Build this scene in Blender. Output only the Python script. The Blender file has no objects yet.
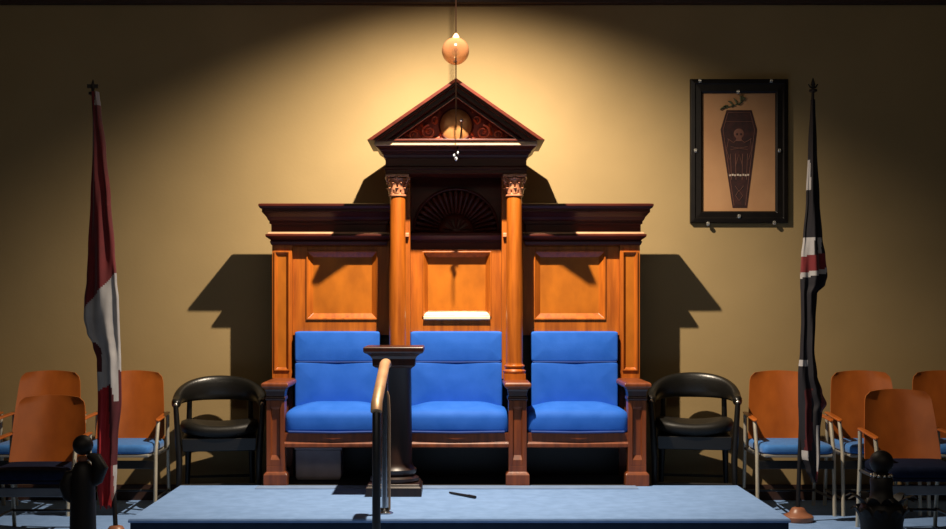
import bpy, bmesh, math, random
from mathutils import Vector, Matrix
random.seed(4)
PI = math.pi
COL = bpy.context.scene.collection
F = 1394.0
CAMZ = 1.27

# ------------------------------------------------------------------ materials
def nodes(name):
    m = bpy.data.materials.new(name); m.use_nodes = True
    nt = m.node_tree
    return m, nt, nt.nodes['Principled BSDF']

def setp(b, **k):
    for a, v in k.items():
        key = {'rough': 'Roughness', 'metal': 'Metallic', 'coat': 'Coat Weight', 'coatr': 'Coat Roughness',
               'spec': 'Specular IOR Level', 'sheen': 'Sheen Weight'}[a]
        b.inputs[key].default_value = v

def noise_mat(name, c1, c2, scale=6.0, stretch=(1, 1, 1), detail=5, bump=0.0, bscale=None, pos=(0.3, 0.7), **k):
    m, nt, b = nodes(name)
    tc = nt.nodes.new('ShaderNodeTexCoord')
    mp = nt.nodes.new('ShaderNodeMapping'); mp.inputs['Scale'].default_value = stretch
    n = nt.nodes.new('ShaderNodeTexNoise'); n.inputs['Scale'].default_value = scale; n.inputs['Detail'].default_value = detail
    r = nt.nodes.new('ShaderNodeValToRGB')
    r.color_ramp.elements[0].position, r.color_ramp.elements[1].position = pos
    r.color_ramp.elements[0].color = (*c1, 1); r.color_ramp.elements[1].color = (*c2, 1)
    L = nt.links.new
    L(tc.outputs['Object'], mp.inputs['Vector']); L(mp.outputs['Vector'], n.inputs['Vector'])
    L(n.outputs['Fac'], r.inputs['Fac']); L(r.outputs['Color'], b.inputs['Base Color'])
    if bump:
        n2 = nt.nodes.new('ShaderNodeTexNoise'); n2.inputs['Scale'].default_value = bscale or scale * 4
        n2.inputs['Detail'].default_value = 3
        L(mp.outputs['Vector'], n2.inputs['Vector'])
        bp = nt.nodes.new('ShaderNodeBump'); bp.inputs['Strength'].default_value = bump; bp.inputs['Distance'].default_value = 0.01
        L(n2.outputs['Fac'], bp.inputs['Height']); L(bp.outputs['Normal'], b.inputs['Normal'])
    setp(b, **k)
    return m

def plain(name, c, **k):
    return noise_mat(name, tuple(x * .85 for x in c), tuple(min(1, x * 1.12) for x in c), scale=9, **k)

M = {}
M['wall'] = noise_mat('wall_paint', (.315, .225, .105), (.365, .26, .122), scale=1.6, bump=.05, bscale=60, rough=.8, spec=.2)
M['sidewall'] = plain('side_wall_paint', (.2, .15, .08), rough=.9)
M['ceiling'] = plain('ceiling_paint', (.10, .07, .045), rough=.9)
M['beam'] = noise_mat('beam_wood', (.030, .012, .008), (.05, .02, .012), scale=5, stretch=(.3, 4, 8), rough=.6)
M['carpet'] = noise_mat('blue_carpet', (.17, .29, .54), (.21, .345, .63), scale=14, bump=.25, bscale=260, rough=.95, spec=.1)
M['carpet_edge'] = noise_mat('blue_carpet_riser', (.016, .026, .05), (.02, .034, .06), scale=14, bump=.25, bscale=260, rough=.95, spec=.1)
M['runner'] = noise_mat('runner_carpet', (.17, .25, .42), (.21, .30, .49), scale=14, bump=.25, bscale=260, rough=.95, spec=.1)
M['seam'] = plain('carpet_seam', (.09, .14, .22), rough=.95)
M['oak'] = noise_mat('honey_wood', (.27, .064, .006), (.50, .132, .010), scale=5, stretch=(7, 7, .7), detail=7, bump=.04, rough=.38, coat=.25, coatr=.2)
M['oakv'] = noise_mat('honey_veneer', (.30, .085, .006), (.52, .155, .011), scale=3, stretch=(2.5, 2.5, 1.4), detail=8, bump=.03, rough=.36, coat=.25, coatr=.2)
M['redoak'] = noise_mat('reddish_wood', (.12, .026, .007), (.26, .062, .013), scale=5, stretch=(7, 7, .7), detail=7, bump=.04, rough=.4, coat=.2, coatr=.25)
M['mahog'] = noise_mat('dark_mahogany', (.040, .006, .003), (.085, .013, .006), scale=5, stretch=(.7, 5, 7), detail=6, rough=.4, coat=.06, coatr=.25, spec=.25)
M['mahogv'] = noise_mat('dark_mahogany_upright', (.025, .006, .0035), (.055, .012, .006), scale=5, stretch=(6, 6, .7), detail=6, rough=.33, coat=.3, coatr=.18)
M['ebony'] = noise_mat('ebonised_wood', (.010, .0035, .0025), (.028, .009, .005), scale=5, stretch=(6, 6, .7), rough=.4)
M['carved'] = noise_mat('carved_mahogany', (.36, .05, .02), (.75, .17, .06), scale=22, rough=.35, coat=.4, coatr=.15)
M['capital'] = noise_mat('capital_wood', (.34, .125, .06), (.62, .27, .14), scale=30, rough=.35, coat=.4, coatr=.15)
M['ground'] = noise_mat('tympanum_red', (.14, .016, .008), (.26, .038, .014), scale=18, rough=.5)
M['gilt'] = noise_mat('gilded_wood', (.34, .15, .05), (.55, .28, .10), scale=18, rough=.3, metal=.5)
M['sill'] = noise_mat('sill_painted_lit', (.72, .62, .45), (.85, .76, .58), scale=8, rough=.25)  # light falling on the panel's bottom bevel, put into the colour
M['fillet'] = noise_mat('fillet_painted_lit', (.62, .36, .20), (.74, .45, .26), scale=18, stretch=(.6, 4, 4), rough=.4)  # brightly lit moulding edge, the light painted into the wood colour
M['blue'] = noise_mat('blue_upholstery', (.016, .118, .55), (.028, .148, .64), scale=9, bump=.10, bscale=220, rough=.7, spec=.2)
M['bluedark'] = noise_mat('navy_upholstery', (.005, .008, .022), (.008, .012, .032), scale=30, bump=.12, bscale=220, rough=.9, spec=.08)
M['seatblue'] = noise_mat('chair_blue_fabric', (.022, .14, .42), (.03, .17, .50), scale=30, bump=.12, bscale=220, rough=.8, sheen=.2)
M['seatedge'] = plain('seat_edge_grey', (.30, .28, .24), rough=.5)
M['piping'] = plain('blue_piping', (.01, .05, .25), rough=.7)
M['ply'] = noise_mat('orange_plywood', (.30, .070, .010), (.50, .128, .018), scale=3, stretch=(2, 2, 1), detail=8, rough=.35, coat=.25, coatr=.22)
M['chrome'] = plain('cream_steel_tube', (.58, .53, .42), rough=.35, metal=.4)
M['steel'] = plain('dark_steel', (.07, .075, .085), rough=.35, metal=.6)
M['greybar'] = plain('grey_bar', (.16, .17, .19), rough=.4, metal=.5)
M['leather'] = noise_mat('black_leather', (.006, .006, .005), (.010, .009, .008), scale=8, bump=.08, bscale=120, rough=.33, spec=.6)
M['leatherm'] = noise_mat('matt_black_leather', (.005, .005, .004), (.009, .008, .007), scale=8, bump=.12, bscale=120, rough=.5, spec=.3)
M['blackwood'] = plain('black_wood', (.006, .005, .004), rough=.4)
M['stud'] = plain('stud_metal', (.75, .72, .65), rough=.25, metal=.8)
M['box'] = plain('grey_box', (.42, .37, .40), rough=.7)
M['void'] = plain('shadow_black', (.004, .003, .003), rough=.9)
M['frame'] = noise_mat('black_frame', (.006, .005, .005), (.010, .008, .007), scale=12, rough=.35, spec=.3)
M['paper'] = noise_mat('picture_paper', (.38, .19, .085), (.48, .26, .12), scale=3, rough=.8)
M['coffin'] = noise_mat('coffin_paint', (.014, .004, .004), (.045, .010, .008), scale=25, rough=.7)
M['cream'] = plain('cream_marks', (.15, .06, .04), rough=.8)
M['bone'] = plain('bone_marks', (.55, .45, .36), rough=.8)
M['leafgreen'] = plain('sprig_green', (.10, .11, .05), rough=.8)
M['redf'] = noise_mat('red_cloth_dim', (.12, .003, .005), (.18, .005, .008), scale=12, rough=.8, sheen=.2)  # flag red darkened to stand for the dim light there
M['redb'] = noise_mat('red_cloth_lit', (.34, .008, .014), (.42, .014, .018), scale=12, rough=.8)  # lighter copy of the flag red, painted as the better lit part
M['redshade'] = noise_mat('red_cloth_shaded', (.06, .004, .006), (.09, .006, .009), scale=12, rough=.8)  # dark copy of the flag red, shade in the folds painted in
M['whitef'] = noise_mat('white_cloth', (.34, .32, .32), (.44, .42, .41), scale=12, rough=.8, sheen=.2)
M['navy'] = noise_mat('navy_cloth', (.004, .003, .006), (.007, .005, .010), scale=12, rough=.8)
M['pole'] = plain('pole_black', (.006, .004, .004), rough=.55)
M['base'] = noise_mat('flag_base_wood', (.22, .08, .04), (.32, .13, .07), scale=8, rough=.4)
M['brass'] = noise_mat('brass', (.52, .30, .16), (.64, .39, .22), scale=12, rough=.45, metal=.35)
M['chromerail'] = plain('polished_chrome', (.42, .43, .45), rough=.2, metal=.95)
M['cord'] = plain('cord_black', (.006, .003, .002), rough=.95, spec=.0)
M['silver'] = plain('silver_ball', (.8, .84, .9), rough=.18, metal=.5)
def globe_mat():
    m, nt, b = nodes('amber_glass')
    b.inputs['Base Color'].default_value = (.20, .085, .04, 1); setp(b, rough=.15, coat=.3)
    tr = nt.nodes.new('ShaderNodeBsdfTransparent'); tr.inputs['Color'].default_value = (.80, .66, .52, 1)
    lw = nt.nodes.new('ShaderNodeLayerWeight'); lw.inputs['Blend'].default_value = .35
    mr = nt.nodes.new('ShaderNodeMapRange'); mr.inputs['To Min'].default_value = .22; mr.inputs['To Max'].default_value = .95
    mx = nt.nodes.new('ShaderNodeMixShader')
    nt.links.new(lw.outputs['Facing'], mr.inputs['Value']); nt.links.new(mr.outputs['Result'], mx.inputs['Fac'])
    nt.links.new(tr.outputs[0], mx.inputs[1]); nt.links.new(b.outputs[0], mx.inputs[2])
    nt.links.new(mx.outputs[0], nt.nodes['Material Output'].inputs['Surface'])
    return m
M['globe'] = globe_mat()

# ------------------------------------------------------------------ mesh helpers
class MB:
    def __init__(self, off=(0, 0, 0)):
        self.bm = bmesh.new(); self.off = Vector(off)
    def loft(self, rings, closed=True, cap=True, mi=0):
        R = [[self.bm.verts.new(Vector(p) - self.off) for p in r] for r in rings]
        n = len(R[0])
        for a, b in zip(R, R[1:]):
            for i in range(n if closed else n - 1):
                j = (i + 1) % n
                try: self.bm.faces.new((a[i], a[j], b[j], b[i])).material_index = mi
                except ValueError: pass
        if cap and closed:
            for r in (R[0], R[-1]):
                try: self.bm.faces.new(r).material_index = mi
                except ValueError: pass
        return self
    def box(self, x0, x1, y0, y1, z0, z1):
        return self.loft([[(x0, y0, z), (x1, y0, z), (x1, y1, z), (x0, y1, z)] for z in (z0, z1)])
    def mould(self, x0, x1, y0, y1, prof, back=False):
        """rings of a rectangle, each profile point (side offset, front offset, z)"""
        rings = []
        for ox, oy, z in prof:
            yb = y1 + (oy if back else 0)
            rings.append([(x0 - ox, y0 - oy, z), (x1 + ox, y0 - oy, z), (x1 + ox, yb, z), (x0 - ox, yb, z)])
        return self.loft(rings)
    def ringxz(self, rects):
        """nested rectangles (x0,x1,z0,z1,y) lofted, last one capped"""
        rings = [[(x0, y, z0), (x1, y, z0), (x1, y, z1), (x0, y, z1)] for x0, x1, z0, z1, y in rects]
        self.loft(rings, cap=False)
        return self
    def quadxz(self, x0, x1, z0, z1, y):
        v = [self.bm.verts.new(Vector(p) - self.off) for p in ((x0, y, z0), (x1, y, z0), (x1, y, z1), (x0, y, z1))]
        self.bm.faces.new(v); return self
    def lathe(self, c, prof, n=24, ax='z'):
        rings = []
        for r, h in prof:
            ring = []
            for i in range(n):
                a = 2 * PI * i / n
                p = (r * math.cos(a), r * math.sin(a), h)
                if ax == 'y': p = (p[0], h, p[1])
                if ax == 'x': p = (h, p[0], p[1])
                ring.append((c[0] + p[0], c[1] + p[1], c[2] + p[2]))
            rings.append(ring)
        return self.loft(rings)
    def sphere(self, c, r, n=20, sc=(1, 1, 1)):
        m = n // 2
        rings = []
        for k in range(m + 1):
            t = PI * k / m
            rr = max(r * math.sin(t), r * .002)
            rings.append([(c[0] + sc[0] * rr * math.cos(2 * PI * i / n), c[1] + sc[1] * rr * math.sin(2 * PI * i / n),
                           c[2] - sc[2] * r * math.cos(t)) for i in range(n)])
        return self.loft(rings)
    def tube(self, pts, rad, n=10, flat=1.0, up=(0, 0, 1)):
        pts = [Vector(p) for p in pts]
        rads = rad if isinstance(rad, (list, tuple)) else [rad] * len(pts)
        rings = []; prev = None
        for i, p in enumerate(pts):
            d = (pts[min(i + 1, len(pts) - 1)] - pts[max(i - 1, 0)]).normalized()
            u = prev if prev is not None else Vector(up)
            if abs(u.dot(d)) > .98: u = Vector((1, 0, 0)) if abs(d.x) < .9 else Vector((0, 1, 0))
            s = d.cross(u).normalized(); u = s.cross(d).normalized(); prev = u
            rings.append([p + (s * math.cos(2 * PI * k / n) + u * math.sin(2 * PI * k / n) * flat) * rads[i] for k in range(n)])
        return self.loft(rings)
    def prism(self, poly, y0, y1):
        """polygon of (x,z) extruded along y"""
        return self.loft([[(x, y, z) for x, z in poly] for y in (y0, y1)])
    def obj(self, name, mat, parent=None, smooth=False, bevel=0, seg=2, subd=0, kind=None):
        bmesh.ops.recalc_face_normals(self.bm, faces=self.bm.faces)
        me = bpy.data.meshes.new(name); self.bm.to_mesh(me); self.bm.free()
        for m in (mat if isinstance(mat, list) else [mat]): me.materials.append(m)
        o = bpy.data.objects.new(name, me); COL.objects.link(o)
        if smooth:
            for p in me.polygons: p.use_smooth = True
            me.set_sharp_from_angle(angle=math.radians(smooth if smooth is not True else 40))
        if bevel:
            b = o.modifiers.new('bevel', 'BEVEL'); b.width = bevel; b.segments = seg; b.limit_method = 'ANGLE'; b.angle_limit = .6
        if subd:
            s = o.modifiers.new('sub', 'SUBSURF'); s.levels = subd; s.render_levels = subd
        if parent: o.parent = parent
        if kind: o['kind'] = kind
        return o

def thing(name, label, cat, loc=(0, 0, 0), rz=0, group=None):
    o = bpy.data.objects.new(name, None); COL.objects.link(o); o.empty_display_size = .1
    o.location = loc; o.rotation_euler = (0, 0, rz); o['label'] = label; o['category'] = cat
    if group: o['group'] = group
    return o
def tag(o, label, cat, group=None):
    o['label'] = label; o['category'] = cat
    if group: o['group'] = group
    return o
def dup(root, loc, rz, label):
    r = root.copy(); COL.objects.link(r); r.location = loc; r.rotation_euler = (0, 0, rz); r['label'] = label
    for ch in list(root.children):
        c = ch.copy(); COL.objects.link(c); c.parent = r
        for g in list(ch.children):
            d = g.copy(); COL.objects.link(d); d.parent = c
    return r
def cushion(mb, x0, x1, y0, y1, z0, z1, r=.03, puff=.02, n=10, axis='z', SQ=.2):
    """soft block: superellipse-rounded box lofted along z (seat) or y (back)"""
    def ring(a0, a1, b0, b1, inset, h):
        pts = []
        cx, cy = (a0 + a1) / 2, (b0 + b1) / 2
        hx, hy = (a1 - a0) / 2 - inset, (b1 - b0) / 2 - inset
        for i in range(48):
            t = 2 * PI * i / 48
            c, s = math.cos(t), math.sin(t)
            x = cx + hx * math.copysign(abs(c) ** SQ, c); y = cy + hy * math.copysign(abs(s) ** SQ, s)
            pts.append((x, y, h))
        return pts
    rings = []
    A = (x0, x1, y0, y1, z0, z1) if axis == 'z' else (x0, x1, z0, z1, y1, y0)
    h0, h1 = A[4], A[5]; sg = 1 if h1 > h0 else -1; H = abs(h1 - h0)
    rb = min(r * .5, H * .3)
    for k in range(4):
        t = k / 3 * PI / 2
        rings.append(ring(*A[:4], rb * (1 - math.sin(t)), h0 + sg * rb * (1 - math.cos(t))))
    for k in range(6):
        t = k / 5 * PI / 2
        rings.append(ring(*A[:4], r * (1 - math.cos(t)), h1 - sg * r + sg * r * math.sin(t)))
    for k in range(1, 7):
        q = k / 7
        rings.append(ring(*A[:4], r + q * (min(A[1] - A[0], A[3] - A[2]) / 2 - r) * .97, h1 + sg * puff * math.sin(q * PI / 2)))
    if axis == 'y': rings = [[(x, h, z) for x, z, h in rg] for rg in rings]
    mb.loft(rings)

# ------------------------------------------------------------------ setting
FLX = 5.2
WY = .79
MB().box(-FLX, FLX, -10, WY + .1, -.1, 0).obj('floor', M['carpet'], kind='structure')
MB().box(-FLX, FLX, WY, WY + .15, 0, 3.9).obj('wall_back', M['wall'], kind='structure')
MB().box(-FLX - .1, -FLX, -10, 1.15, 0, 3.9).obj('wall_left', M['sidewall'], kind='structure')
MB().box(FLX, FLX + .1, -10, 1.15, 0, 3.9).obj('wall_right', M['sidewall'], kind='structure')
MB().box(-FLX, FLX, -10, 1.15, 3.9, 4.0).obj('ceiling', M['ceiling'], kind='structure')
MB().box(-FLX, FLX, WY - .08, WY, 3.225, 3.9).obj('trim_1', M['beam'], kind='structure', bevel=.006)
MB().box(-FLX, FLX, WY - .02, WY, 0, .10).obj('baseboard_back', M['beam'], kind='structure')
# platform: one raised carpeted step (kept as the thing everything stands on)
PL = .19
plat = thing('raised_platform', 'low platform covered in pale blue carpet under the three-seat throne', 'platform', (0, -.6, 0))
b = MB((0, -.6, 0)); b.mould(-1.66, 1.695, -1.25, .05, [(0, 0, .168), (.0, .0, .178), (-.004, -.004, .187), (-.012, -.012, PL)])
b.obj('carpet_top', M['carpet'], plat, bevel=.006)
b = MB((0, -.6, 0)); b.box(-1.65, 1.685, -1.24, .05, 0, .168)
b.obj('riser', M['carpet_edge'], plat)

MB().box(-1.17, 1.17, .052, .565, 0, PL).obj('floor_extension', M['void'], kind='structure')  # floor extension under the throne, coloured black for the shade beneath the seats
# ------------------------------------------------------------------ throne
T = (0, .33, PL)
throne = thing('triple_throne', 'large three-seat wooden throne with blue cushions, columns and carved pediment', 'throne', T)
def B(): return MB(T)
XP = (-1.078, -.368, .368, 1.082)      # arm post centres
for x in XP:
    p = B(); h = .054
    # plinth block then panelled shaft then flared neck
    p.mould(x - h, x + h, .02, .02 + 2 * h, [(.016, .016, PL), (.016, .016, PL + .066), (.010, .010, PL + .076), (.0, .0, PL + .084),
            (.0, .0, PL + .12)], back=True)
    z0, z1 = PL + .12, .70
    # recessed front panel on shaft
    X0, X1, Y0, Y1 = x - h, x + h, .02, .02 + 2 * h
    for sx in (-1, 1):
        p.box(x + sx * h if sx < 0 else x + h - .026, x - h + .026 if sx < 0 else x + h, Y0, Y0 + .02, z0, z1)
    p.ringxz([(X0 + .026, X1 - .026, z0 + .035, z1 - .04, Y0), (X0 + .032, X1 - .032, z0 + .062, z1 - .055, Y0 + .016)])
    p.quadxz(X0 + .026, X1 - .026, z0 + .04, z1 - .04, Y0 + .0165)
    p.box(X0 + .026, X1 - .026, Y0, Y0 + .02, z0, z0 + .035); p.box(X0 + .026, X1 - .026, Y0, Y0 + .02, z1 - .04, z1)
    p.box(X0, X1, Y0 + .019, Y1, z0, z1)
    po = p.obj('arm_post', M['redoak'], throne, bevel=.002)
    # dark bracket under arm
    q = B(); q.mould(X0, X1, Y0, Y1, [(.0, .0, .70), (.006, .006, .705), (.006, .006, .72), (.0, .0, .725), (.004, .004, .755), (.010, .010, .768)], back=True)
    q.obj('neck', M['mahogv'], po, bevel=.002)
    a = B(); a.mould(x - .06, x + .06, .0, .47, [(.0, .0, .768), (.014, .016, .778), (.02, .022, .784), (.02, .022, .800), (.012, .014, .808), (.0, .0, .812)])
    a.obj('armrest', M['redoak'], throne, bevel=.003)
for i, x in enumerate(XP):
    s = B(); s.box(x - .022, x + .022, .125, .50, .42, .776); s.box(x - .022, x + .022, .125, .50, PL, .25)
    s.obj('arm_panel', M['redoak'], throne, bevel=.002)

bays = ((-1.022, -.43), (-.31, .31), (.43, 1.026))
for i, (x0, x1) in enumerate(bays):
    r = B(); r.mould(x0 - .02, x1 + .02, .045, .075, [(0, 0, .415), (0, .012, .42), (0, .012, .440), (0, 0, .450), (0, 0, .505)])
    r.obj('seat_rail', M['redoak'], throne, bevel=.002)
    c = B(); cushion(c, x0 - .008, x1 + .014, .03, .47, .50, .645, r=.055, puff=.034)
    so = c.obj('seat_cushion', M['blue'], throne, smooth=60)
    k = B(); k.tube([(x0 + .02, .036, .512), ((x0 + x1) / 2, .026, .508), (x1 - .02, .036, .512)], .007)
    k.obj('piping', M['piping'], so, smooth=True)
    bx0, bx1 = ((-1.01, -.475), (-.285, .290), (.470, 1.015))[i]
    for nm, z0, z1, y in (('back_cushion', .62, .9145, .418), ('headrest_cushion', .9135, 1.105, .42)):
        c = B(); cushion(c, bx0, bx1, y, .488, z0, z1, r=.012, puff=.007, axis='y', SQ=.1)
        ho = c.obj(nm, M['blue'], throne, smooth=60)
        if nm == 'headrest_cushion':
            k = B(); k.tube([(bx0 + .01, .424, .914), ((bx0 + bx1) / 2, .416, .912), (bx1 - .01, .424, .914)], .0045, n=8); k.obj('piping', M['piping'], ho, smooth=True)
# back carcass
b = B(); b.box(-1.14, 1.14, .548, .562, PL, 1.70)
b.obj('back_board', M['blackwood'], throne)  # black colour stands for the shade below the seats
def panel(x0, x1, z0, z1, ox0, ox1, oz0, oz1, y, d, bev, name, mat, sill=None):
    """stiles and rails around a recess (x0..x1,z0..z1) inside (ox..,oz..)"""
    fr = B()
    fr.box(ox0, x0, y, y + .05, oz0, oz1); fr.box(x1, ox1, y, y + .05, oz0, oz1)
    fr.box(x0, x1, y, y + .05, oz0, z0); fr.box(x0, x1, y, y + .05, z1, oz1)
    f = fr.obj(name, mat, throne, bevel=.002)
    m = B()
    w = .008
    m.ringxz([(x0 - w, x1 + w, z0 - w, z1 + w, y - .001), (x0 - w, x1 + w, z0 - w, z1 + w, y - .010), (x0, x1, z0, z1, y - .010),
              (x0 + .004, x1 - .004, z0 + .004, z1 - .004, y), (x0 + bev, x1 - bev, z0 + bev * (sill or 1), z1 - bev, y + d)])
    m.obj('panel_moulding', mat, f, bevel=.0015)
    v = B(); v.box(x0 + bev * .8, x1 - bev * .8, y + d - .003, y + d + .02, z0 + bev * .5, z1 - bev * .8)
    v.obj('panel_field', M['oakv'], f)
    return f
YB = .49
for s in (-1, 1):
    e = (lambda a, b_: (a, b_) if s > 0 else (-b_, -a))
    x0, x1 = e(.475, .95)[0], e(.475, .95)[1]
    a, b2 = e(.50, .935); o0, o1 = e(.42, 1.03)
    panel(a, b2, 1.185, 1.605, o0, o1, 1.08, 1.68, YB, .028, .036, 'back_panel', M['oak'])
    # outer pilaster with its own sunk panel
    o0, o1 = e(1.03, 1.155); a, b2 = e(1.052, 1.133)
    panel(a, b2, .865, 1.60, o0, o1, .808, 1.66, .455, .012, .016, 'outer_pilaster', M['oak'])
    w = B(); w.box(o0, o1, .50, .56, PL, 1.66); w.obj('side_panel', M['redoak'], throne)
    # entablature over the wing
    c0, c1 = e(.44, 1.155)
    en = B()
    P = [(0, 0, 1.645), (.006, .01, 1.65), (.012, .018, 1.668), (.006, .01, 1.676), (.03, .05, 1.694), (.034, .058, 1.70), (.034, .058, 1.712),
         (.022, .036, 1.716)]
    en.mould(c0 if s > 0 else c0, c1, .452, .535, P); eo = en.obj('architrave', M['mahog'], throne, bevel=.0015)
    en = B(); en.mould(c0, c1, .452, .535, [(.022, .034, 1.716), (.022, .034, 1.724), (.012, .018, 1.728)]); en.obj('fillet', M['fillet'], eo)
    en = B(); en.mould(c0, c1, .452, .535, [(.004, .006, 1.726), (.004, .006, 1.775), (.014, .02, 1.78), (.014, .02, 1.795), (.02, .035, 1.80), (.028, .055, 1.82),
                (.046, .09, 1.842), (.05, .105, 1.848), (.05, .105, 1.866), (.06, .118, 1.87), (.068, .13, 1.884), (.068, .13, 1.896), (.05, .11, 1.90)])
    en.obj('cornice', M['mahog'], throne, bevel=.0015)
# centre bay
f = panel(-.205, .215, 1.205, 1.60, -.30, .30, 1.10, 1.62, YB, .045, .03, 'back_panel', M['oak'], sill=1.0)
# sloping sill, light from above painted into its pale colour
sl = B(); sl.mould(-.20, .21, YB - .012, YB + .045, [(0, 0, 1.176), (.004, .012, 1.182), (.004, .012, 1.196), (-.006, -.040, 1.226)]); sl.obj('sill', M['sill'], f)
for s in (-1, 1):
    x0, x1 = (.285, .405) if s > 0 else (-.405, -.285)
    b = B(); b.box(x0, x1, .36, .56, .810, 2.08); b.obj('pier', M['oak'], throne, bevel=.002)
    # engaged column
    cx, cy = .359 * s, .27
    co = B()
    co.lathe((cx, cy, 0), [(.052, .905), (.0515, 1.2), (.050, 1.5), (.047, 1.94)], n=32)
    cob = co.obj('column', M['oak'], throne, smooth=50)
    ba = B()
    ba.mould(cx - .066, cx + .066, cy - .066, cy + .066, [(0, 0, .810), (0, 0, .85)], back=True)
    ba.lathe((cx, cy, 0), [(.064, .85), (.07, .858), (.07, .866), (.062, .875), (.056, .88), (.056, .886), (.064, .892), (.064, .898), (.054, .905), (.052, .915)], n=32)
    ba.obj('column_base', M['oak'], cob, smooth=40)
    ca = B()
    ca.lathe((cx, cy, 0), [(.046, 1.935), (.055, 1.938), (.056, 1.946), (.048, 1.95), (.045, 1.96), (.047, 2.0), (.058, 2.04), (.062, 2.045)], n=24)
    for tier, (zz, hh, ro, nn) in enumerate(((1.952, .045, .050, 8), (1.975, .055, .052, 8))):
        for k in range(nn):
            a = 2 * PI * (k + .5 * tier) / nn
            d = Vector((math.cos(a), math.sin(a), 0)); t = Vector((-d.y, d.x, 0)); c = Vector((cx, cy, 0))
            rings = []
            for j in range(6):
                q = j / 5
                rr = ro + .004 * q + .016 * q ** 3
                z = zz + hh * (q if q < .85 else .85 - (q - .85) * .8)
                w = .015 * math.sin(PI * (.25 + .7 * q)) + .002
                p0 = c + d * rr + Vector((0, 0, z))
                rings.append([p0 - t * w, p0 + d * .006, p0 + t * w, p0 - d * .004])
            ca.loft(rings)
    for k in range(4):   # corner volutes
        a = PI / 4 + k * PI / 2
        d = Vector((math.cos(a), math.sin(a), 0)); c = Vector((cx, cy, 0))
        pts = []; rd = []
        for j in range(20):
            q = j / 19; th = -PI / 2 + q * 3.2 * PI; rr = .017 * (1 - q) + .003
            pts.append(c + d * (.074 + rr * math.cos(-th)) + Vector((0, 0, 2.036 + rr * math.sin(-th)))); rd.append(.006 - .003 * q)
        ca.tube(pts, rd, n=8)
    for k in range(4):
        a = k * PI / 2; d = Vector((math.cos(a), math.sin(a), 0))
        p = Vector((cx, cy, 2.048)) + d * .066; ca.sphere(p, .012, n=10)
    ca.mould(cx - .066, cx + .066, cy - .066, cy + .066, [(0, 0, 2.052), (.006, .006, 2.056), (.006, .006, 2.066), (.0, .0, 2.072)], back=True)
    ca.obj('capital', M['capital'], cob, smooth=40)
    # returns of the shelf onto the piers
    rt = B(); rx0, rx1 = (.30, .42) if s > 0 else (-.42, -.30)
# shell niche board with opening
NZ, NX = 1.735, .0
ns = B()
ro, ri = .262, .115
zt = 2.08
# board with semicircular hole
outer = []; hole = []
N = 36
for i in range(N + 1):
    a = PI * i / N
    hole.append((NX + ro * math.cos(a), NZ + ro * math.sin(a)))
    c, s_ = math.cos(a), math.sin(a)
    k = min(.30 / abs(c) if abs(c) > 1e-6 else 9, (zt - NZ) / s_ if s_ > 1e-6 else 9)
    outer.append((NX + k * c, NZ + k * s_))
ns.loft([[(x, .50, z) for x, z in outer], [(x, .50, z) for x, z in hole], [(x, .56, z) for x, z in hole]], closed=False)
nb = ns.obj('niche_board', M['mahog'], throne)
ar = B(); ar.tube([(NX + (ro + .006) * math.cos(PI * i / 30), .497, NZ + (ro + .006) * math.sin(PI * i / 30)) for i in range(31)], .009, n=8)
ar.obj('arch_moulding', M['mahog'], nb, smooth=True)
sh = B()
NR = 21
for i in range(NR):
    a = PI * (i + .5) / NR
    d = Vector((math.cos(a), 0, math.sin(a))); t = Vector((-d.z, 0, d.x)); c = Vector((NX, 0, NZ))
    rings = []
    for j in range(8):
        q = j / 7; r = ri + (ro - .004 - ri) * q; w = r * PI / NR * .5 * .92
        y = .555 - .045 * q ** 1.6
        if j == 7: w *= .75; y += .01
        p = c + d * r
        rings.append([Vector((p.x, y, p.z)) + t * w * math.cos(u) + Vector((0, -w * 1.1 * math.sin(u), 0)) for u in [PI * m / 6 for m in range(7)]])
    sh.loft(rings, closed=False, cap=False)
sh.obj('shell_flutes', M['mahog'], nb, smooth=60)
dk = B()
rings = []
for j in range(8):
    t = j / 7 * PI / 2
    rings.append([(NX + ri * math.cos(t) * math.cos(PI * i / 24), .555 - .03 * math.sin(t), NZ + ri * math.cos(t) * math.sin(PI * i / 24)) for i in range(25)])
dk.loft(rings, closed=False)
for k in range(5):
    a = PI * (k + .5) / 5
    dk.tube([(NX + .02 * math.cos(a), .525, NZ + .02 * math.sin(a)), (NX + .085 * math.cos(a), .53, NZ + .085 * math.sin(a))], [.006, .014], n=8)
dk.obj('shell_boss', M['mahog'], nb, smooth=60)
bk = B(); bk.box(-.30, .30, .56, .585, 1.62, 2.08); bk.obj('niche_back', M['mahog'], nb)
sf = B(); sf.mould(-.30, .30, .50, .56, [(0, 0, 1.615), (0, .0, 1.665), (0, .012, 1.67), (0, .012, 1.68), (0, .035, 1.70), (0, .042, 1.706), (0, .042, 1.722), (0, .03, 1.732)])
sf.obj('niche_shelf', M['mahog'], throne, bevel=.0015)
for s in (-1, 1):
    ft = B()
    x0, x1 = (.292, .345) if s > 0 else (-.345, -.292)
    ft.mould(x0, x1, .345, .36, [(0, 0, 1.69), (0, .012, 1.694), (0, .012, 1.712), (0, 0, 1.718)])
    ft.obj('shelf_return', M['capital'], throne)
# entablature block across columns
en = B()
en.mould(-.43, .43, .205, .60, [(0, 0, 2.072), (0, .0, 2.095), (.008, .008, 2.098), (.008, .008, 2.112), (0, 0, 2.116), (0, 0, 2.165),
         (.008, .01, 2.17), (.012, .02, 2.185), (.02, .05, 2.19), (.028, .055, 2.205), (.034, .065, 2.21), (.034, .065, 2.216)])
en.obj('entablature', M['mahog'], throne, bevel=.0015)
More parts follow.
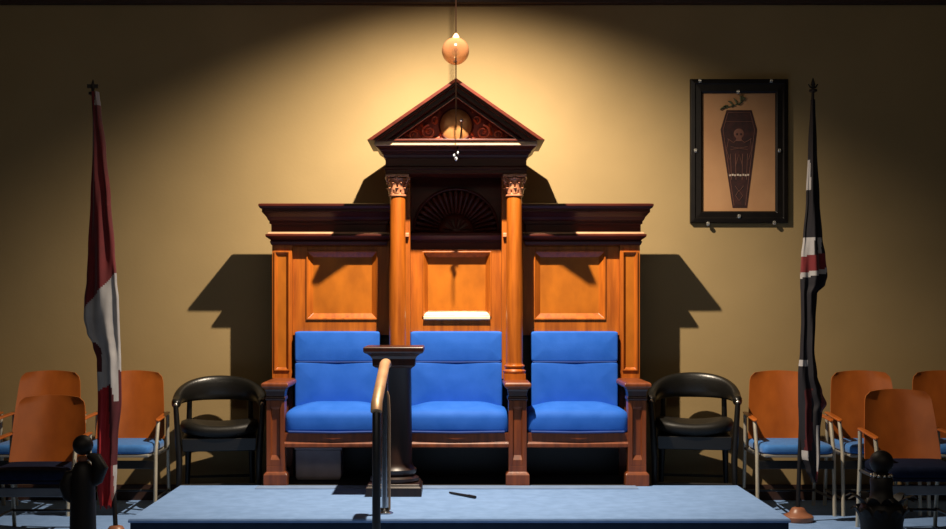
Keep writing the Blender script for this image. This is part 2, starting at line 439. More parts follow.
# pediment
APX, PZ0, HW = 2.618, 2.250, .528
SL = math.atan2(APX - PZ0, HW)
def chev(a, b_, z0=PZ0):
    tA, tB = APX - a / math.cos(SL), APX - b_ / math.cos(SL)
    xa, xb = (tA - z0) / math.tan(SL), (tB - z0) / math.tan(SL)
    return [(-xa, z0), (0, tA), (xa, z0), (xb, z0), (0, tB), (-xb, z0)]
pd = B()
pd.mould(-.43, .43, .205, .60, [(.036, .08, 2.212), (.050, .13, 2.222), (.054, .14, 2.226)])
pd.mould(-.43, .43, .205, .60, [(.060, .150, 2.250), (.064, .160, 2.254), (.064, .160, 2.264)])
ped = pd.obj('pediment', M['mahog'], throne, bevel=.0015)
pf = B(); pf.mould(-.43, .43, .205, .60, [(.056, .145, 2.226), (.058, .150, 2.230), (.058, .150, 2.2505)]); pf.obj('fillet', M['fillet'], ped)
rk = B()
for a, b_, y in ((0, .018, -.03), (.018, .030, -.015), (.030, .052, .03), (.052, .060, .02), (.060, .080, .075)):
    q = chev(a, b_)
    for half in ([q[0], q[1], q[4], q[5]], [q[1], q[2], q[3], q[4]]):
        rk.prism(half, y, .60)
rk.obj('raking_cornice', M['mahog'], ped, bevel=.0012)
for a, nm in ((.030, 'bead'), (.0795, 'bead')):
    q = chev(a, a + .004); bd = B(); y = .026 if a < .05 else .069
    for half in ([q[0], q[1], q[4], q[5]], [q[1], q[2], q[3], q[4]]): bd.prism(half, y, y + .02)
    bd.obj(nm, M['carved'], ped)
ty = B(); q = chev(.07, .2); ty.prism([q[0], q[1], q[2]], .195, .25); ty.obj('tympanum', M['ground'], ped)
# roundel
RC = (0, 0, 2.366)
rd = B(); rd.lathe((0, 0, RC[2]), [(.096, .20), (.096, .184), (.088, .180), (.06, .174), (.02, .170), (.001, .169)], n=48, ax='y')
rn = rd.obj('roundel', M['gilt'], ped, smooth=40)
rr = B(); rr.tube([(.101 * math.cos(2 * PI * i / 40), .19, RC[2] + .101 * math.sin(2 * PI * i / 40)) for i in range(41)], .007, n=8)
rr.obj('roundel_rim', M['mahog'], rn, smooth=True)
# scroll carving
def spiral(mb, cx, cz, r0, turns, a0, sgn, rad, y=.192):
    pts = []; rs = []
    n = int(22 * turns)
    for i in range(n + 1):
        q = i / n; a = a0 + sgn * 2 * PI * turns * q; r = r0 * (1 - q) ** .8 + .004
        pts.append((cx + r * math.cos(a), y, cz + r * math.sin(a))); rs.append(rad * (1 - .55 * q))
    mb.tube(pts, rs, n=8)
def leaf(mb, x, z, a, L_, W, y=.19):
    rings = []
    for j in range(7):
        q = j / 6; w = W * math.sin(PI * min(1, .08 + q * .95)) + .001
        px, pz = x + L_ * q * math.cos(a + .5 * q), z + L_ * q * math.sin(a + .5 * q)
        nx, nz = -math.sin(a + .5 * q), math.cos(a + .5 * q)
        rings.append([(px - nx * w, y + .006, pz - nz * w), (px, y - .008, pz), (px + nx * w, y + .006, pz + nz * w), (px, y + .012, pz)])
    mb.loft(rings)
for s in (-1, 1):
    sc = B()
    spiral(sc, s * .165, 2.325, .040, 1.6, PI / 2, -s, .010)
    spiral(sc, s * .255, 2.308, .026, 1.4, -PI / 2, s, .008)
    spiral(sc, s * .125, 2.400, .022, 1.2, -PI / 2, s, .007)
    sc.tube([(s * .10, .192, 2.29), (s * .14, .190, 2.283), (s * .2, .190, 2.285), (s * .28, .192, 2.282), (s * .36, .194, 2.288), (s * .40, .196, 2.30)],
            [.010, .010, .009, .008, .006, .002], n=8)
    for (x, z, a, l, w) in ((.11, 2.30, 2.2, .05, .012), (.20, 2.345, 1.0, .045, .011), (.215, 2.30, 1.3, .04, .010), (.29, 2.295, .5, .05, .010),
                            (.31, 2.29, 1.1, .035, .008), (.13, 2.37, 1.8, .05, .011), (.345, 2.288, .6, .035, .007), (.165, 2.325, .2, .03, .012),
                            (.10, 2.44, 1.2, .035, .009), (.23, 2.33, .3, .035, .008)):
        leaf(sc, s * x, z, a if s > 0 else PI - a - .5, l, w)
    sc.obj('scroll_carving', M['carved'], ped, smooth=60)

# ------------------------------------------------------------------ hanging cord with amber globe
HY = -.09
hg = thing('hanging_globe', 'amber glass globe hanging on a black cord above the pediment', 'ornament', (0, HY, 3.9))
hc = MB((0, HY, 3.9)); hc.tube([(0, HY, 3.9), (0, HY, 3.0), (0, HY, 2.30)], .0034, n=8); hc.obj('cord', M['cord'], hg, smooth=True)
gl = MB((0, HY, 3.9)); gl.sphere((-.003, HY, 2.765), .081, n=40); gl.obj('globe', M['globe'], hg, smooth=80)
gl = MB((0, HY, 3.9)); gl.lathe((0, HY, 0), [(.004, 2.87), (.012, 2.862), (.020, 2.848), (.020, 2.838), (.004, 2.836)], n=20); gl.obj('cap', M['brass'], hg, smooth=40)
gl = MB((0, HY, 3.9)); gl.sphere((-.002, HY, 2.772), .011, n=12, sc=(1, 1, 1.3)); gl.obj('bead', M['cord'], hg, smooth=60)
# small bracket ornament on the front of pediment
bo_ = (0, .07, 2.13)
ob = thing('silver_bracket', 'small silver knobbed bracket hanging on the front of the pediment', 'ornament', bo_)
o_ = MB(bo_); o_.tube([(.034, .15, 2.385), (.034, .10, 2.35), (.028, .08, 2.29), (.018, .075, 2.24), (.006, .075, 2.20), (.0, .08, 2.17)], .004, n=8); o_.obj('arm', M['cord'], ob, smooth=True)
o_ = MB(bo_); o_.sphere((.034, .15, 2.388), .012, n=14); o_.obj('knob', M['silver'], ob, smooth=60)
for x, z, r in ((.011, 2.185, .007), (-.010, 2.168, .008), (0, 2.148, .010)):
    o_ = MB(bo_); o_.sphere((x, .078, z), r, n=12, sc=(1, 1, 1.3)); o_.obj('pendant_bead', M['silver'], ob, smooth=60)

# ------------------------------------------------------------------ pedestal in front
PC = (-.352, -.30, PL)
pe = thing('pedestal', 'dark wooden pedestal with round shaft between the left and middle seats', 'pedestal', PC)
q = MB(PC); q.mould(PC[0] - .14, PC[0] + .14, PC[1] - .14, PC[1] + .14, [(.018, .018, PL), (.018, .018, PL + .05), (.008, .008, PL + .056), (.008, .008, PL + .066), (0, 0, PL + .07)], back=True)
q.obj('plinth', M['ebony'], pe, bevel=.003)
q = MB(PC); q.lathe((PC[0], PC[1], 0), [(.132, PL + .07), (.140, PL + .078), (.140, PL + .094), (.122, PL + .104), (.112, PL + .11), (.124, PL + .122), (.126, PL + .142), (.108, PL + .158),
    (.100, PL + .18), (.099, PL + .40), (.094, .90), (.1, .91), (.1, .93)], n=40)
q.obj('shaft', M['ebony'], pe, smooth=40)
q = MB(PC); q.mould(PC[0] - .08, PC[0] + .08, PC[1] - .08, PC[1] + .08, [(.025, .025, .915), (.04, .04, .925), (.042, .042, .965), (.052, .052, .98), (.07, .07, .994), (.085, .085, 1.0), (.09, .09, 1.008), (.09, .09, 1.03), (.08, .08, 1.036)], back=True)
q.obj('top', M['mahogv'], pe, bevel=.003)

# ------------------------------------------------------------------ handrail
hr = thing('handrail', 'slim metal handrail with brass grip at the platform edge', 'handrail', (-.37, -1.1, 0))
O = (-.37, -1.1, 0)
q = MB(O); q.tube([(-.37, -1.08, PL), (-.37, -1.08, .5), (-.368, -1.08, .90), (-.366, -1.085, .955)], .0165, n=14); q.obj('far_post', M['chromerail'], hr, smooth=True)
q = MB(O); q.tube([(-.37, -1.82, 0), (-.37, -1.82, .4), (-.37, -1.815, .76), (-.37, -1.79, .80)], .020, n=14); q.obj('near_post', M['steel'], hr, smooth=True)
q = MB(O); q.tube([(-.37, -1.83, .775), (-.37, -1.80, .812), (-.37, -1.4, .895), (-.368, -1.10, .965), (-.366, -1.04, .97), (-.364, -1.02, .955)], .027, n=14, flat=.8); q.obj('grip', M['brass'], hr, smooth=True)
q = MB(O); q.lathe((-.37, -1.08, 0), [(.045, PL), (.045, PL + .006), (.028, PL + .012), (.02, PL + .03)], n=24); q.obj('foot_plate', M['chromerail'], hr, smooth=40)
q = MB(O); q.lathe((-.37, -1.82, 0), [(.045, 0), (.045, .006), (.028, .012), (.02, .03)], n=24); q.obj('foot_plate', M['chromerail'], hr, smooth=40)
q = MB(O)
q.tube([(-.345, -1.08, .21), (-.345, -1.08, .70), (-.35, -1.085, .80), (-.366, -1.085, .84)], .007, n=10)
q.obj('side_rod', M['brass'], hr, smooth=True)

rn_ = MB(); rn_.mould(-1.18, 1.07, -.13, -.005, [(0, 0, PL), (0, 0, PL + .004), (-.004, -.004, PL + .006)])
rn = tag(rn_.obj('carpet_runner', M['runner']), 'thin greyish blue carpet strip at the foot of the three-seat throne', 'carpet'); del rn_
# ------------------------------------------------------------------ storage box under left seat
bx = thing('storage_box', 'grey box stored under the left seat of the throne', 'box', (-.85, .4, PL))
q = MB((-.85, .4, PL)); q.mould(-.99, -.71, .30, .50, [(-.008, -.008, PL), (0, 0, PL + .02), (0, 0, .375)], back=True); q.obj('box_body', M['box'], bx, bevel=.006)
q = MB((-.85, .4, PL)); q.mould(-.99, -.71, .30, .50, [(.004, .004, .376), (.006, .006, .38), (.006, .006, .392), (0, 0, .396)], back=True); q.obj('lid', M['box'], bx, bevel=.003)

# ------------------------------------------------------------------ plywood chairs
def make_chair(label, front):
    t = thing('armchair', label, 'chair')
    H, SZ = (.755, .385) if front else (.855, .435)
    # backrest : curved trapezoid sheet with rounded top corners
    b = MB(); nx, nz = 20, 16; w0, w1 = .215, .185
    z0, z1 = (SZ - .0, H)
    def P(u, v, off):
        w = w0 + (w1 - w0) * v ** 1.3
        r = .16
        vv = v
        if v > 1 - r:
            k = (v - (1 - r)) / r
            w -= .030 * (1 - math.sqrt(max(0, 1 - k * k)))
        x = u * w
        y = .0 + .10 * v - .035 * (u * u) + off + .01
        return (x, y, z0 + (z1 - z0) * vv - .012 * u * u * v)
    R = [[P(-1 + 2 * i / nx, j / nz, 0) for i in range(nx + 1)] + [P(1 - 2 * i / nx, j / nz, .012) for i in range(nx + 1)] for j in range(nz + 1)]
    b.loft(R); b.obj('backrest', M['ply'], t, smooth=50)
    c = MB(); cushion(c, -.215, .215, -.43, .03, SZ - .055, SZ - .0, r=.025, puff=.012)
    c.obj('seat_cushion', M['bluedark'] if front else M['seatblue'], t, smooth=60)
    s = MB(); s.box(-.205, .205, -.425, .03, SZ - .075, SZ - .056); s.obj('seat_pan', M['bluedark'] if front else M['seatedge'], t, bevel=.006)
    for sx in (-1, 1):
        x = sx * .222; xf = sx * .231
        AH = SZ + .145
        q = MB(); q.tube([(xf, -.36, 0), (xf, -.34, SZ - .05), (xf, -.27, AH - .012)], .0115, n=10); q.obj('leg', M['chrome'], t, smooth=True)
        q = MB(); q.tube([(x, .10, 0), (x, .045, SZ), (x, .05, AH)], .0115, n=10); q.obj('leg', M['chrome'], t, smooth=True)
        q = MB(); q.loft([[(xc + sx * w_ * u, y, z + h) for u, h in ((-1, -.006), (1, -.006), (1, .006), (-1, .006))] for xc, y, z, w_ in
                 ((x, .06, AH + .012, .013), (x, -.02, AH + .008, .017), (xf, -.18, AH + .0, .019), (xf, -.28, AH - .008, .016), (xf, -.30, AH - .012, .008))])
        q.obj('armrest', M['ply'], t, bevel=.004)
        q = MB(); q.tube([(xf, -.34, SZ - .07), (x, .045, SZ - .07)], .009, n=8); q.obj('side_rail', M['steel'], t, smooth=True)
        q = MB(); q.tube([(xf, -.355, .10), (x, .08, .10)], .008, n=8); q.obj('side_stretcher', M['steel'], t, smooth=True)
    q = MB(); q.box(-.225, .225, -.37, -.355, SZ - .15, SZ - .10)
    q.obj('front_rail', M['greybar'] if front else M['blackwood'], t, bevel=.004)  # rear chairs: rail coloured black for the shade under the seat
    q = MB(); q.tube([(-.232, .06, .10), (.232, .06, .10)], .008, n=8); q.obj('rear_stretcher', M['steel'], t, smooth=True)
    return t
rear = make_chair('orange plywood chair with blue seat, left of flag and black armchair', False)
rear['group'] = 'plywood chairs along the back wall'
RY = .44
rear.location = (-2.04, RY, 0)
rear['label'] = 'plywood chair with bright blue seat standing behind the red and white flag'
dup(rear, (-2.565, RY, 0), 0, 'plywood chair against wall, its top showing behind the left front-row chair')
dup(rear, (-3.09, RY, 0), 0, 'plywood chair against the wall cut by the left edge of the photo')
dup(rear, (2.045, RY, 0), 0, 'plywood chair with blue seat beside right black armchair, behind the dark flag')
dup(rear, (2.56, RY, 0), 0, 'plywood chair against wall between the dark flag and the right front-row chair')
dup(rear, (3.075, RY, 0), 0, 'plywood chair against the wall cut by the right edge of the photo')
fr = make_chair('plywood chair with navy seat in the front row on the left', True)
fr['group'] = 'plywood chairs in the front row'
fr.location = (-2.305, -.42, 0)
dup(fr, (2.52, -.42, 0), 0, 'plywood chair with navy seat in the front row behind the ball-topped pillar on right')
for o in list(bpy.data.objects):
    if o.name.startswith('armchair') and o.location.x > 2.4 and o.location.y < 0:
        o.scale = (1, 1, 1.045)

# ------------------------------------------------------------------ black leather tub chairs
def make_tub(label):
    t = thing('tub_chair', label, 'chair', group='black leather tub chairs')
    # padded band following a U in plan
    b = MB(); rings = []
    n = 44
    for i in range(n + 1):
        q = -1 + 2 * i / n
        a = q * 1.95
        x = .262 * math.sin(a) * (1 if abs(a) < PI / 2 else 1)
        y = .17 - .235 * (1 - math.cos(a))
        if abs(a) > PI / 2:
            x = math.copysign(.262, a); y = .17 - .235 - (abs(a) - PI / 2) * .34
        k = min(1, abs(q) / .80)
        zc = .742 - .075 * k ** 2.2
        hz = .078 - .048 * k ** 2.0
        hy = .034 - .006 * k
        if abs(q) > .95:
            e = math.sqrt(max(.05, 1 - ((abs(q) - .95) / .05) ** 2)); hz *= e; hy *= e
        if abs(a) <= PI / 2: nrm = Vector((math.sin(a) * .235, math.cos(a) * .262, 0)).normalized()
        else: nrm = Vector((math.copysign(1, a), 0, 0))
        c = Vector((x, y, zc))
        rings.append([c + nrm * hy * math.copysign(abs(math.cos(u)) ** .7, math.cos(u)) + Vector((0, 0, hz * math.copysign(abs(math.sin(u)) ** .8, math.sin(u)))) for u in [2 * PI * m / 18 for m in range(18)]])
    b.loft(rings); bo = b.obj('back_band', M['leather'], t, smooth=70)
    for sx in (-1, 1):
        q = MB(); q.sphere((sx * .262, -.205, .66), .012, n=12); q.obj('stud', M['stud'], bo, smooth=60)
    c = MB(); rings = []
    for (rr, z) in ((.20, .455), (.225, .46), (.238, .475), (.242, .50), (.236, .518), (.21, .528), (.16, .523), (.08, .513), (.005, .510)):
        rings.append([(rr * math.copysign(abs(math.cos(2 * PI * i / 40)) ** .6, math.cos(2 * PI * i / 40)), -.03 + rr * math.copysign(abs(math.sin(2 * PI * i / 40)) ** .6, math.sin(2 * PI * i / 40)), z + (0.025 * abs(math.cos(2 * PI * i / 40)) if .1 < rr else 0)) for i in range(40)])
    c.loft(rings); c.obj('seat', M['leatherm'], t, smooth=60)
    q = MB(); q.mould(-.215, .215, -.24, .18, [(0, 0, .375), (.005, .005, .38), (.01, .01, .455)], back=True); q.obj('apron', M['blackwood'], t, bevel=.006)
    for sx in (-1, 1):
        q = MB(); q.tube([(sx * .245, -.23, 0), (sx * .24, -.235, .32), (sx * .262, -.215, .655)], [.013, .02, .016], n=12); q.obj('leg', M['blackwood'], t, smooth=True)
        q = MB(); q.tube([(sx * .21, .23, 0), (sx * .2, .19, .32), (sx * .19, .14, .68)], [.013, .02, .016], n=12); q.obj('leg', M['blackwood'], t, smooth=True)
    q = MB(); q.tube([(-.243, -.23, .17), (.243, -.23, .17)], .009, n=8); q.obj('stretcher', M['blackwood'], t, smooth=True)
    q = MB(); q.tube([(-.215, .215, .17), (.215, .215, .17)], .009, n=8); q.obj('stretcher', M['blackwood'], t, smooth=True)
    return t
tub = make_tub('black leather tub chair at the left end of the throne')
tub.location = (-1.485, .46, 0); tub.rotation_euler = (0, 0, math.radians(9))
dup(tub, (1.495, .46, 0), math.radians(-9), 'black leather tub chair at the right end of the throne').scale = (1, 1, 1.025)

# ------------------------------------------------------------------ framed coffin picture
PO = (1.88, 1.0, 1.27)
pic = thing('framed_picture', 'black framed picture of a dark coffin hanging on the wall', 'picture', (1.88, .98, 2.3))
PIC0 = set(o.name for o in bpy.data.objects) - {pic.name}
PO = (1.88, .98, 2.3)
x0, x1, z0, z1 = 1.555, 2.205, 1.815, 2.77
ix0, ix1, iz0, iz1 = 1.637, 2.120, 1.893, 2.677
q = MB(PO)
q.ringxz([(x0, x1, z0, z1, .999), (x0, x1, z0, z1, .972), (x0 + .006, x1 - .006, z0 + .006, z1 - .006, .966), (x0 + .03, x1 - .03, z0 + .03, z1 - .03, .962),
          (x0 + .036, x1 - .036, z0 + .036, z1 - .036, .968), (ix0 - .012, ix1 + .012, iz0 - .012, iz1 + .012, .965), (ix0, ix1, iz0, iz1, .975), (ix0, ix1, iz0, iz1, .985)])
q.obj('frame', M['frame'], pic, bevel=.001)
q = MB(PO); q.box(ix0 - .01, ix1 + .01, .984, .996, iz0 - .01, iz1 + .01); pp = q.obj('print', M['paper'], pic)
def pz(px, py): return ((px - 456) * 9.28 / F, CAMZ + (305 - py) * 9.28 / F)
cof = [pz(726, 110.5), pz(751, 110.5), pz(756.5, 130), pz(746.5, 208), pz(732, 208), pz(720, 130)]
q = MB(PO); q.prism(cof, .9815, .985); q.obj('coffin', M['coffin'], pp)
q = MB(PO)
def line(pts, r=.0022, y=.981):
    q.tube([(*[pz(a, b_)[0]], y, pz(a, b_)[1]) for a, b_ in pts], r, n=5)
line([(727.5, 113), (749.5, 113), (754, 130), (745, 205.5), (733.5, 205.5), (722.5, 130), (727.5, 113)], .0018)
line([(725, 122), (752, 122)], .0015)
line([(727, 139), (733, 143), (738.5, 138), (744, 143), (751, 139)], .0025)
line([(730, 147), (747, 150)], .002); line([(747, 147), (730, 150)], .002)
for a in (730, 735, 742, 747): line([(a, 154), (a + (738.5 - a) * .12, 180)], .002)
line([(735, 166), (738.5, 154), (742, 166)], .0025)
line([(734.5, 186), (738.5, 192), (743, 186)], .002); line([(735, 196), (738.5, 190), (742, 196), (738.5, 201), (735, 196)], .002)
line([(729, 160), (726, 150), (728, 140)], .0018); line([(748, 160), (751, 150), (750, 140)], .0018)
q.obj('emblem_lines', M['cream'], pp)
q = MB(PO)
for i in range(8):
    a = 729.5 + i * 2.6; X, Z = pz(a, 175.5 - .4 * (i % 2)); q.box(X - .007, X + .006, .980, .9815, Z - .006, Z + .006)
q.obj('inscription_marks', M['bone'], pp)
q = MB(PO)
line([(720, 109), (728, 107.5), (741, 103), (744, 99)], .0035)
for (a, b_, an, l) in ((728, 107, 2.6, .035), (732, 105, 2.0, .04), (736, 104, 1.6, .04), (740, 102, 1.2, .04), (742, 101, .5, .03), (725, 108, 3.0, .04), (737, 105, .2, .03), (734, 106, 2.9, .03), (743, 100, 1.6, .03)):
    X, Z = pz(a, b_); leaf(q, X, Z, an, l, .007, y=.976)
q.obj('sprig', M['leafgreen'], pp)
X, Z = pz(738.3, 134)
q = MB(PO); q.sphere((X, .981, Z), .034, n=18, sc=(1, .08, 1)); q.box(X - .018, X + .018, .979, .982, Z - .05, Z - .02); sk = q.obj('skull_mark', M['cream'], pp)
for dx in (-.013, .013):
    q = MB(PO); q.sphere((X + dx, .9785, Z - .004), .008, n=10, sc=(1, .2, 1)); q.obj('eye_socket', M['coffin'], pp)
for (a, b_) in ((699, 81.5), (770, 81.5), (707, 224), (773, 223), (737, 92.5), (738, 216.5), (694.5, 151), (778, 151)):
    X, Z = pz(a, b_); q = MB(PO)
    q.mould(X - .007, X + .007, .957, .975, [(0, 0, Z - .014), (.003, .003, Z - .004), (.003, .003, Z + .004), (0, 0, Z + .012)]); q.obj('clip', M['stud'], pic, bevel=.002)

k = 9.11 / 9.3   # the picture was measured on a wall at 9.3 m; set it on the wall where it stands
for o in bpy.data.objects:
    if o.name in PIC0 or o.type != 'MESH' or o == pic: continue
    for v in o.data.vertices:
        v.co.x = (v.co.x + 1.88) * k - 1.88 * k; v.co.z = (v.co.z + 2.3 - CAMZ) * k + CAMZ - (CAMZ + (2.3 - CAMZ) * k)
pic.location = (1.88 * k, WY - .02, CAMZ + (2.3 - CAMZ) * k)
# ------------------------------------------------------------------ flags
def interp(tab, y):
    if y <= tab[0][0]: return tab[0][1:]
    for a, b_ in zip(tab, tab[1:]):
        if y <= b_[0]:
            t = (y - a[0]) / (b_[0] - a[0]); t = t * t * (3 - 2 * t)
            return [u + (v - u) * t for u, v in zip(a[1:], b_[1:])]
    return tab[-1][1:]
def flag(name, label, flagpart, top, bot, D, tab, colour, mats, finial, basex):
    yc = D - 8.3
    W = lambda px, py: ((px - 456) * D / F, CAMZ + (305 - py) * D / F)
    xb, _ = W(*bot); xt, zt_ = W(*top)
    xf = xb + (xb - xt) * .0
    root = thing(name, label, 'flag', (basex, yc, 0))
    O = (basex, yc, 0)
    q = MB(O); q.tube([(xb, yc, .03), ((xb + xt) / 2, yc, (zt_) / 2), (xt, yc, zt_ - .05)], [.013, .012, .009], n=12); q.obj('pole', M['pole'], root, smooth=True)
    q = MB(O)
    q.lathe((xt, yc, 0), [(.006, zt_ - .07), (.024, zt_ - .062), (.024, zt_ - .05), (.008, zt_ - .045), (.010, zt_ - .03), (.014, zt_ - .02), (.004, zt_ + .012), (.001, zt_ + .02)], n=16)
    if finial:
        q.tube([(xt - .028, yc, zt_ - .018), (xt - .016, yc, zt_ - .036), (xt, yc, zt_ - .04), (xt + .016, yc, zt_ - .036), (xt + .028, yc, zt_ - .018)], [.003, .006, .007, .006, .003], n=8)
    else:
        q.box(xt - .03, xt + .03, yc - .01, yc + .01, zt_ - .028, zt_ - .008)
    q.obj('finial', M['pole'], root, smooth=40)
    q = MB(O)
    q.lathe((basex, yc, 0), [(.085, 0), (.09, .012), (.09, .03), (.08, .04), (.055, .05), (.045, .065), (.035, .08), (.018, .085)], n=32)
    q.obj('stand', M['base'], root, smooth=40)
    # cloth
    q = MB(O); nu, nv = 56, 240; y0, y1 = tab[0][0], tab[-1][0]
    V = []
    for j in range(nv + 1):
        py = y0 + (y1 - y0) * j / nv
        l, r = interp(tab, py); row = []
        cx, hw = (l + r) / 2, (r - l) / 2
        for i in range(nu):
            a = 2 * PI * i / nu
            # folded tube: cosine spread with pleats
            u = math.cos(a)
            pleat = 1 + .35 * math.cos(5 * a + py * .018) + .12 * math.cos(9 * a - py * .03)
            px = cx + hw * u * (1 if abs(u) > .85 else 1)
            dpt = .045 * math.sin(a) * pleat * min(1, hw / 9 + .25)
            X, Z = W(px, py + (3 * math.sin(i * .7) if j == nv else 0))
            row.append((X, yc - dpt - .004, Z))
        V.append(row)
    bm = q.bm
    vs = [[bm.verts.new(Vector(p) - q.off) for p in r] for r in V]
    for j in range(nv):
        py = y0 + (y1 - y0) * (j + .5) / nv; l, r = interp(tab, py)
        for i in range(nu):
            k = (i + 1) % nu
            u = (math.cos(2 * PI * (i + .5) / nu) + 1) / 2
            f = bm.faces.new((vs[j][i], vs[j][k], vs[j + 1][k], vs[j + 1][i]))
            f.material_index = colour(l + (r - l) * u, py)
    bm.faces.new(vs[0]); bm.faces.new(vs[-1])
    q.obj(flagpart, mats, root, smooth=75)
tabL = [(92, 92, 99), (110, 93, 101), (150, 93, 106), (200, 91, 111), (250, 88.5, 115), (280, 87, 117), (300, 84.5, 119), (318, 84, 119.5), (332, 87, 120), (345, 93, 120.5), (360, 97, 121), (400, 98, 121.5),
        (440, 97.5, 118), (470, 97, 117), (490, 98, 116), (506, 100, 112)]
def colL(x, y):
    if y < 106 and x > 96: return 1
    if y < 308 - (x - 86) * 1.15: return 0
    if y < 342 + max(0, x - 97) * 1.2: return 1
    if x < 103.5 and y < 372: return 2                 # dark fold, its shade painted in
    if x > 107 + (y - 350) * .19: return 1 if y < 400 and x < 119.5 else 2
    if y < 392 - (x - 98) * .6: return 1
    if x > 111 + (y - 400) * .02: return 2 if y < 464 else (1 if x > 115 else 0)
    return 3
flag('red_white_flag', 'red and white flag hanging furled on a tall pole by the left chairs', 'cloth', (93, 83), (116, 538), 7.5, tabL, colL, [M['redf'], M['whitef'], M['redshade'], M['redb']], False, (116 - 456) * 7.5 / F)
tabR = [(100, 810.5, 815), (150, 808, 816.5), (200, 806, 819), (238, 803, 822), (256, 801, 825), (276, 800, 827), (284, 800, 825), (294, 800.5, 816.5), (320, 801, 815), (350, 800, 814), (375, 798, 817), (392, 798, 822),
        (404, 798, 826.5), (412, 798.5, 822), (430, 799, 820), (455, 801, 820), (470, 806, 818), (480, 811, 817)]
def colR(x, y):
    if 238 < y < 255 - (x - 812) * .15: return 1 if x < 812 or 816 < x < 820 else 0
    if 238 <= y < 271 - (x - 812) * .2: return 2
    if y > 238 and y < 276 - (x - 812) * .2: return 1
    if x > 819 and 380 < y < 412: return 2
    if 803 < x < 810.5 and 388 < y < 450: return 3
    if x < 806 and 450 < y < 459: return 1
    if x > 814.5 and y > 425 and x < 817: return 1 if y < 470 else 2
    if x < 806 and 360 < y < 366: return 1
    if y < 190 and x < 809.2 and 160 < y: return 1
    return 0
flag('dark_blue_flag', 'dark blue flag with red and white stripe furled on a tall pole by right chairs', 'cloth', (813, 81), (797.5, 518), 8.18, tabR, colR, [M['navy'], M['whitef'], M['redf'], M['redshade']], True, (798 - 456) * 8.18 / F)

# ------------------------------------------------------------------ dark ball-topped pillars in the foreground
D6 = 6.0; s6 = D6 / F
X = (83 - 456) * s6; Y = D6 - 8.3
t = thing('ball_topped_pillar', 'black ball-topped pillar with plain shoulders in front of the left chairs', 'pillar', (X, Y, 0))
O = (X, Y, 0); zz = lambda py: CAMZ + (305 - py) * s6
q = MB(O); q.sphere((X, Y, zz(445)), 10.2 * s6, n=28); q.obj('ball', M['pole'], t, smooth=60)
q = MB(O); q.lathe((X, Y, 0), [(.019, zz(461)), (.024, zz(459.5)), (.024, zz(457)), (.016, zz(456))], n=24); q.obj('collar', M['base'], t, smooth=40)
q = MB(O)
q.lathe((X, Y, 0), [(.13, 0), (.13, .04), (.09, .06), (.062, .09), (.056, zz(529)), (.054, zz(505)), (.050, zz(480)), (.044, zz(469)), (.034, zz(464)), (.02, zz(461))], n=32)
q.obj('shaft', M['pole'], t, smooth=50)
for sx, a, b_ in ((-1, 484, .085), (1, 467, .092)):
    q = MB(O)
    q.tube([(X + sx * .02, Y, zz(a - 12)), (X + sx * .055, Y, zz(a - 9)), (X + sx * b_ * .82, Y, zz(a + 1)), (X + sx * .06, Y, zz(a + 12)), (X + sx * .02, Y, zz(a + 20))], [.012, .026, .034, .028, .014], n=16)
    q.obj('scroll_arm', M['pole'], t, smooth=True)
X = (881.5 - 456) * s6
t = thing('ball_topped_pillar', 'black ball-topped pillar with spreading leaf capital in front of the right chairs', 'pillar', (X, Y, 0))
O = (X, Y, 0)
q = MB(O); q.sphere((X, Y, zz(462)), 11.8 * s6, n=28); q.obj('ball', M['pole'], t, smooth=60)
q = MB(O)
for k in range(12):
    a = 2 * PI * k / 12; q.sphere((X + .042 * math.cos(a), Y + .042 * math.sin(a), zz(475.5)), .0075, n=8)
q.obj('beads', M['stud'], t, smooth=60)
q = MB(O)
q.lathe((X, Y, 0), [(.14, 0), (.14, .04), (.1, .06), (.085, .09), (.088, zz(529)), (.092, zz(518)), (.10, zz(512)), (.085, zz(504)), (.05, zz(497)), (.046, zz(488)), (.05, zz(480)), (.04, zz(476)), (.025, zz(472))], n=32)
q.obj('shaft', M['pole'], t, smooth=50)
q = MB(O)
for tier, (zb, rb, rt_, h) in enumerate(((zz(520), .085, .125, .075), (zz(509), .06, .15, .08))):
    for k in range(9):
        a = 2 * PI * (k + .5 * tier) / 9 + .2; d = Vector((math.cos(a), math.sin(a), 0)); tt = Vector((-d.y, d.x, 0))
        rings = []
        for j in range(7):
            u = j / 6; r = rb + (rt_ - rb) * u ** 1.5; w = .028 * math.sin(PI * (.2 + .78 * u)) + .002
            p = Vector((X, Y, zb + h * (u if u < .8 else 1.6 - u))) + d * r
            rings.append([p - tt * w, p + d * .008, p + tt * w, p - d * .006])
        q.loft(rings)
q.obj('leaf_capital', M['pole'], t, smooth=60)

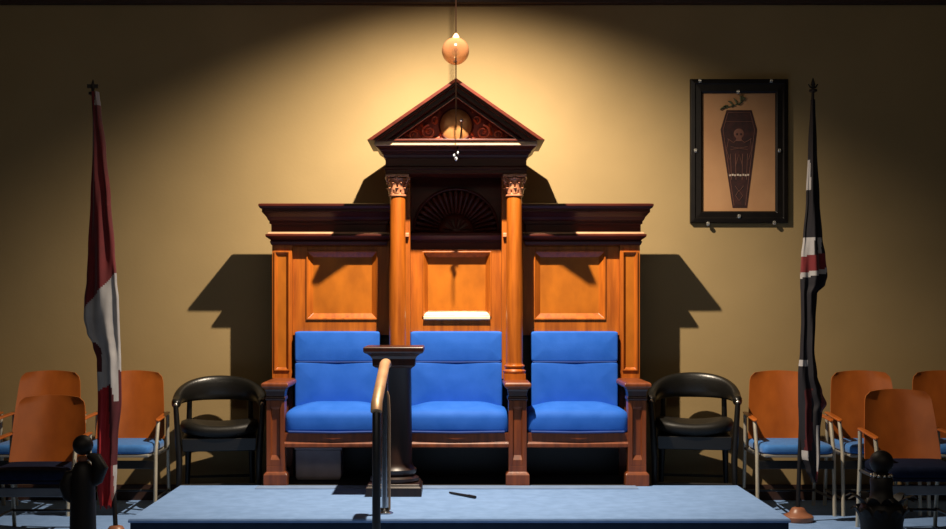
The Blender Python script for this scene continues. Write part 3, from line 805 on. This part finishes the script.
cx, cy = (462 - 456) * 7.87 / F, 7.87 - 8.3
q = MB((cx, cy, PL)); q.tube([(cx - .07, cy + .10, PL + .008), (cx + .04, cy - .05, PL + .008)], [.006, .008], n=8)  # thin black tube for a small dark mark on the carpet
pn = thing('dark_rod', 'small black pen lying on the platform carpet before the middle seat', 'rod', (cx, cy, PL)); q.obj('rod_body', M['pole'], pn, smooth=True)
q = MB((cx, cy, PL)); q.tube([(cx + .038, cy - .048, PL + .009), (cx + .075, cy - .10, PL + .009)], [.009, .008], n=8); q.obj('rod_end', M['pole'], pn, smooth=True)
# ------------------------------------------------------------------ light
def spot(name, loc, aim, energy, size, blend, rad, col):
    l = bpy.data.lights.new(name, 'SPOT'); l.energy = energy; l.spot_size = math.radians(size); l.spot_blend = blend
    l.shadow_soft_size = rad; l.color = col
    o = bpy.data.objects.new(name, l); COL.objects.link(o); o.location = loc
    o.rotation_euler = (Vector(aim) - Vector(loc)).to_track_quat('-Z', 'Y').to_euler()
    return o
spot('ceiling_spotlight', (.02, -.78, 3.43), (.02, .31, .68), 840, 126, .93, .018, (1, .84, .645))
def area(name, loc, aim, energy, sx, sy, col):
    l = bpy.data.lights.new(name, 'AREA'); l.energy = energy; l.shape = 'RECTANGLE'; l.size = sx; l.size_y = sy; l.color = col
    o = bpy.data.objects.new(name, l); COL.objects.link(o); o.location = loc
    o.rotation_euler = (Vector(aim) - Vector(loc)).to_track_quat('-Z', 'Y').to_euler()
    return o
area('front_fill', (0, -6, 3.8), (0, .5, 1.0), 42, 6, 1.5, (1, .85, .66))  # added soft fill from the front to brighten the sides, no real lamp

w = bpy.data.worlds.new('world'); bpy.context.scene.world = w; w.use_nodes = True
w.node_tree.nodes['Background'].inputs[0].default_value = (.9, .75, .6, 1)
w.node_tree.nodes['Background'].inputs[1].default_value = .014

# ------------------------------------------------------------------ camera
cd = bpy.data.cameras.new('camera'); cam = bpy.data.objects.new('camera', cd); COL.objects.link(cam)
cam.location = (0, -8.3, CAMZ); cam.rotation_euler = (PI / 2, 0, 0)
cd.sensor_width = 36; cd.lens = 36 * F / 946; cd.shift_x = 17 / 946; cd.shift_y = 40.5 / 946
bpy.context.scene.camera = cam
sc = bpy.context.scene
sc.view_settings.view_transform = 'Standard'; sc.view_settings.look = 'None'; sc.view_settings.exposure = 0.0; sc.view_settings.gamma = 1.0
